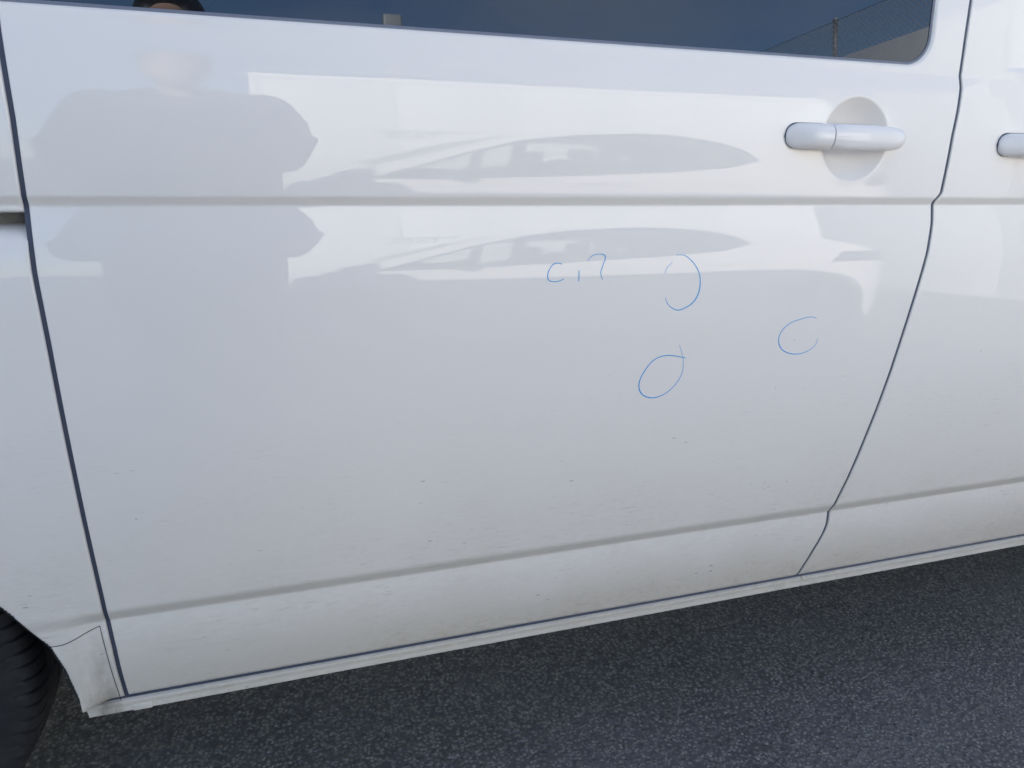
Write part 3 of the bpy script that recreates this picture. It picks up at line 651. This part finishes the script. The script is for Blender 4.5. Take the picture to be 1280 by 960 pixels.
# ------------------------------------------------------------------ white site cabin behind the car
CBX0, CBX1, CBY, CBD, CBH = -.09, 5.46, -5.5, 2.4, 2.74
cab = empty('site_cabin', ((CBX0 + CBX1) / 2, CBY - CBD / 2, 0), 'long white flat-roofed site cabin behind the parked car', 'cabin')
np_ = 5; pw = (CBX1 - CBX0 - .16) / np_
for fy, nm in ((CBY - .03, 'front'), (CBY - CBD, 'back')):
    for i in range(np_):
        x0 = CBX0 + .08 + i * pw; MB().box((x0 + .002, fy, .16), (x0 + pw - .002, fy + .03, CBH - .10), .004).build('wall_panel', 'cabin', cab)
for x in (CBX0, CBX1 - .05):
    MB().box((x + .006, CBY - CBD + .05, .16), (x + .044, CBY - .05, CBH - .10), .004).build('end_panel', 'cabin', cab)
for x in (CBX0, CBX1 - .08):
    for y in (CBY - .075, CBY - CBD - .005): MB().box((x - .004, y, .04), (x + .084, y + .08, CBH - .02), .006).build('corner_post', 'cabin', cab)
MB().box((CBX0 - .01, CBY - CBD - .012, CBH - .10), (CBX1 + .01, CBY + .012, CBH), .012).build('roof_edge', 'cabin', cab)
MB().box((CBX0, CBY - CBD, .04), (CBX1, CBY + .002, .155), .01).build('base_frame', 'cabin_grey', cab)
MB().box((CBX1 + .002, CBY - 1.6, .2), (CBX1 + .03, CBY - .75, 2.25), .005).build('door', 'cabin_grey', cab)
for x in (.3, 5.0): MB().box((x, CBY - CBD + .1, 0), (x + .2, CBY - .1, .04)).build('skid', 'cabin_grey', cab)
# faint lettering as far as the reflection lets one read it
fc = bpy.data.curves.new('lettering', 'FONT'); fc.body = 'TAES'; fc.size = .175; fc.extrude = .002; fc.space_character = 1.15
fo = bpy.data.objects.new('lettering', fc); COL.objects.link(fo); bpy.context.view_layer.update()
me = bpy.data.meshes.new_from_object(fo.evaluated_get(bpy.context.evaluated_depsgraph_get())); bpy.data.objects.remove(fo); me.materials.append(M['letter'])
lo = bpy.data.objects.new('lettering', me); COL.objects.link(lo); lo.rotation_euler = (math.pi / 2, 0, math.pi); lo.location = (1.40, CBY + .004, 1.52); adopt(lo, cab)
MB().box((.80, CBY + .001, 1.655), (1.62, CBY + .012, 1.668), .002).build('trim_bar', 'letter', cab)

# floodlight on the cabin roof
fl = empty('floodlight', (1.23, -6.5, CBH), 'small grey floodlight on a short pole on the cabin roof', 'lamp')
MB().tube([(1.23, -6.5, CBH + .001), (1.23, -6.5, CBH + .42)], .022, 12).build('pole', 'galv', fl)
MB().box((1.14, -6.49, CBH + .40), (1.32, -6.40, CBH + .555), .02).build('lamp_housing', 'galv', fl)
MB().box((1.155, -6.398, CBH + .415), (1.305, -6.392, CBH + .54), .002).build('lamp_glass', 'cabin_grey', fl)

# ------------------------------------------------------------------ concrete wall and chain-link fence to the right
WLX, WLZ = 6.7, 3.30
wall = empty('concrete_wall', (WLX + .15, -14, 0), 'tall concrete wall topped by a chain-link fence', 'wall')
for i in range(10):
    y1 = -2.0 - i * 2.5; MB().box((WLX, y1 - 2.494, 0), (WLX + .25, y1, WLZ), .012).build('wall_panel', 'concrete', wall)
fence = empty('chain_link_fence', (WLX + .12, -14, WLZ), 'chain-link fence with round steel posts on the concrete wall', 'fence')
for i in range(11):
    y = -2.1 - i * 2.46; p_ = MB().tube([(WLX + .12, y, WLZ), (WLX + .12, y, WLZ + .56)], .03, 12).build('post', 'galv', fence)
    MB().ball((WLX + .12, y, WLZ + .56), .033, 8, (1, 1, .5)).build('post_cap', 'galv', p_)
mb = MB(); fx_ = WLX + .085; y = -2.0
while y > -27:
    for s in (1, -1): mb.tube([(fx_ + .004 * s, y, WLZ + .02), (fx_ + .004 * s, y - s * .50, WLZ + .52)], .0042, 4, False)
    y -= .07
w_ = mb.build('wire_mesh', 'galv', fence); w_['kind'] = 'stuff'
for z in (.02, .52): MB().tube([(fx_, -2, WLZ + z), (fx_, -27, WLZ + z)], .004, 6).build('tension_wire', 'galv', fence)

# ------------------------------------------------------------------ photographer with the phone, seen as a reflection
def solid(mb, name, m, voxel, parent=None, it=6):
    o = link(name, mb.v, mb.f, m); r = o.modifiers.new('r', 'REMESH'); r.mode = 'VOXEL'; r.voxel_size = voxel; s = o.modifiers.new('s', 'SMOOTH'); s.iterations = it; s.factor = .5
    bpy.context.view_layer.update(); me = bpy.data.meshes.new_from_object(o.evaluated_get(bpy.context.evaluated_depsgraph_get())); old = o.data; o.modifiers.clear(); o.data = me; bpy.data.meshes.remove(old)
    me.polygons.foreach_set('use_smooth', [True] * len(me.polygons))
    if not me.materials: me.materials.append(M[m])
    if parent is not None: adopt(o, parent)
    return o
pmat = Matrix.Translation(CAM_LOC) @ CAM_ROT.to_4x4()
def loc(x, y, z): return pmat @ Vector((x, y, z))
px, sh = -.205, 1.335
HD = Vector((px - .005, -1.275, 1.495))
S = {'sL': (px - .205, -1.36, sh - .04), 'sR': (px + .205, -1.36, sh - .04)}
wrL, wrR = loc(-.165, -.075, .075), loc(.075, -.075, .085)
elL, elR = Vector((px - .280, -1.32, 1.05)), Vector((px + .262, -1.29, 1.10))
hipL, hipR = Vector((px - .09, -1.43, .76)), Vector((px + .09, -1.43, .76)); knL, knR = Vector((px - .088, -1.38, .43)), Vector((px + .088, -1.38, .43)); anL, anR = Vector((px - .085, -1.45, .085)), Vector((px + .085, -1.45, .085))
b = MB()
b.capsule((px, -1.36, 1.28), .060, (px, -1.31, 1.41), .057)
b.ball(HD, .083, 16, (.93, 1.14, 1.38)); b.ball(HD + Vector((0, .035, -.055)), .058, 12, (.95, 1, 1)); b.ball(HD + Vector((0, .098, -.012)), .016, 8, (.8, 1.1, 1.5))   # skull, jaw, nose
b.ball(HD + Vector((0, .078, .035)), .045, 10, (1.3, .5, .35)); b.ball(HD + Vector((0, .086, -.058)), .022, 8, (1.2, .5, .4))                                      # brow, lips
for s in (-1, 1): b.ball(HD + Vector((s * .080, 0, -.005)), .026, 8, (.4, .8, 1.25))
b.capsule((px, -1.37, 1.16), .13, (px, -1.42, .82), .125)
for el, wr, s_, h, k, a in ((elL, wrL, S['sL'], hipL, knL, anL), (elR, wrR, S['sR'], hipR, knR, anR)):
    b.capsule(s_, .055, el, .045); b.capsule(el, .043, wr, .028); b.capsule((px, -1.37, 1.24), .07, s_, .06)
    b.capsule(h, .085, k, .06); b.capsule(k, .058, a, .04); b.capsule(a, .04, a + Vector((0, .13, -.045)), .035)
# hands: palm behind the phone, four bent fingers round its back, thumb on the screen side
for side, wr in ((-1, wrL), (1, wrR)):
    ex = -.135 if side < 0 else .030                                    # phone end in camera coordinates
    palm = loc(ex + side * .020, -.040, .045); b.capsule(wr, .027, palm, .026); b.capsule(palm, .026, loc(ex + side * .022, -.010, .035), .024)
    for i, ln in enumerate((.030, .036, .034, .026)):
        y0 = .022 - i * .0185; k0 = loc(ex + side * .024, y0, .032); k1 = loc(ex + side * .018, y0, .006); k2 = loc(ex - side * (ln * .35), y0 - .002, -.001 if side > 0 else .002)
        b.capsule(k0, .0095, k1, .0090, 10); b.capsule(k1, .0090, k2, .0080, 10)
    t0 = loc(ex + side * .018, -.030, .050); t1 = loc(ex + side * .004, -.008, .042); t2 = loc(ex - side * .018, .004, .030); b.capsule(t0, .0115, t1, .0105, 10); b.capsule(t1, .0105, t2, .0090, 10)
person = solid(b, 'person', 'skin', .006); tag(person, 'person in a dark jacket photographing the van, mirrored in the sliding door', 'person')
j = MB()
for q in (-.10, 0, .10): j.capsule((px + q, -1.365, 1.16), .150, (px + q, -1.42, .72), .148)
j.capsule((px - .12, -1.365, 1.265), .105, (px + .12, -1.365, 1.265), .105); j.capsule((px, -1.36, 1.29), .078, (px, -1.345, 1.345), .072)
for el, wr, s_ in ((elL, wrL, S['sL']), (elR, wrR, S['sR'])): j.capsule((px, -1.37, 1.27), .09, s_, .086); j.capsule(s_, .088, el, .078); j.capsule(el, .076, wr.lerp(el, .10), .052)
fold = random.Random(3)
for el, s_, sg in ((elL, S['sL'], -1), (elR, S['sR'], 1)):                # folds in the sleeves and a hood on the shoulders
    for q in (.15, .38, .60, .85): p_ = Vector(s_).lerp(el, q); j.ball(p_ + Vector((sg * fold.uniform(.022, .040), fold.uniform(-.01, .03), 0)), .062 + fold.uniform(0, .012), 10, (1, 1, .55))
    wr_ = wrL if sg < 0 else wrR
    for q in (.2, .5, .75): p_ = el.lerp(wr_, q); j.ball(p_ + Vector((sg * .016, 0, fold.uniform(-.01, .03))), .052, 10, (1, .7, .8))
j.capsule((px - .085, -1.43, 1.36), .050, (px + .085, -1.43, 1.36), .050); j.capsule((px - .10, -1.37, 1.365), .038, (px - .03, -1.31, 1.345), .030); j.capsule((px + .10, -1.37, 1.365), .038, (px + .03, -1.31, 1.345), .030)
solid(j, 'jacket', 'jacket', .009, person, 4)
tq = MB(); tq.capsule((px, -1.42, .84), .135, (px, -1.43, .76), .135)
for h, k, a in ((hipL, knL, anL), (hipR, knR, anR)): tq.capsule(h, .10, k, .074); tq.capsule(k, .073, a + Vector((0, 0, .03)), .058)
solid(tq, 'trousers', 'trousers', .009, person, 4)
for a in (anL, anR): s_ = MB(); s_.capsule(a + Vector((0, -.02, -.02)), .050, a + Vector((0, .15, -.042)), .043); s_.v = [(q[0], q[1], max(q[2], .004)) for q in s_.v]; solid(s_, 'shoe', 'shoe', .007, person, 3)
hb = MB(); hb.ball(HD + Vector((0, -.016, .030)), 0.096, 16, (1.0, 1.13, 1.20)); hb.v = [(q[0], min(q[1], HD.y + .070), max(q[2], HD.z - .045 + max(0, (q[1] - HD.y)) * 1.15)) for q in hb.v]; hb.ball(HD + Vector((-.008, .058, .088)), .045, 10, (1.55, .75, .62))
solid(hb, 'hair', 'hair', .006, person, 3)
for s in (-1, 1): MB().ball(HD + Vector((s * .032, .080, .012)), .011, 8).build('eye', 'eye', person)

ph = empty('phone', loc(-.053, -.020, .016), 'black smartphone held level in both hands by the photographer', 'phone')
def phone_part(name, a, c_, bev, m):
    q = MB().box(a, c_, bev); q.v = [tuple(loc(*p)) for p in q.v]; return q.build(name, m, ph)
phone_part('phone_body', (-.133, -.058, .012), (.028, .018, .020), .003, 'phone'); phone_part('camera_bump', (-.020, -.022, .009), (.016, .014, .0125), .002, 'phone')
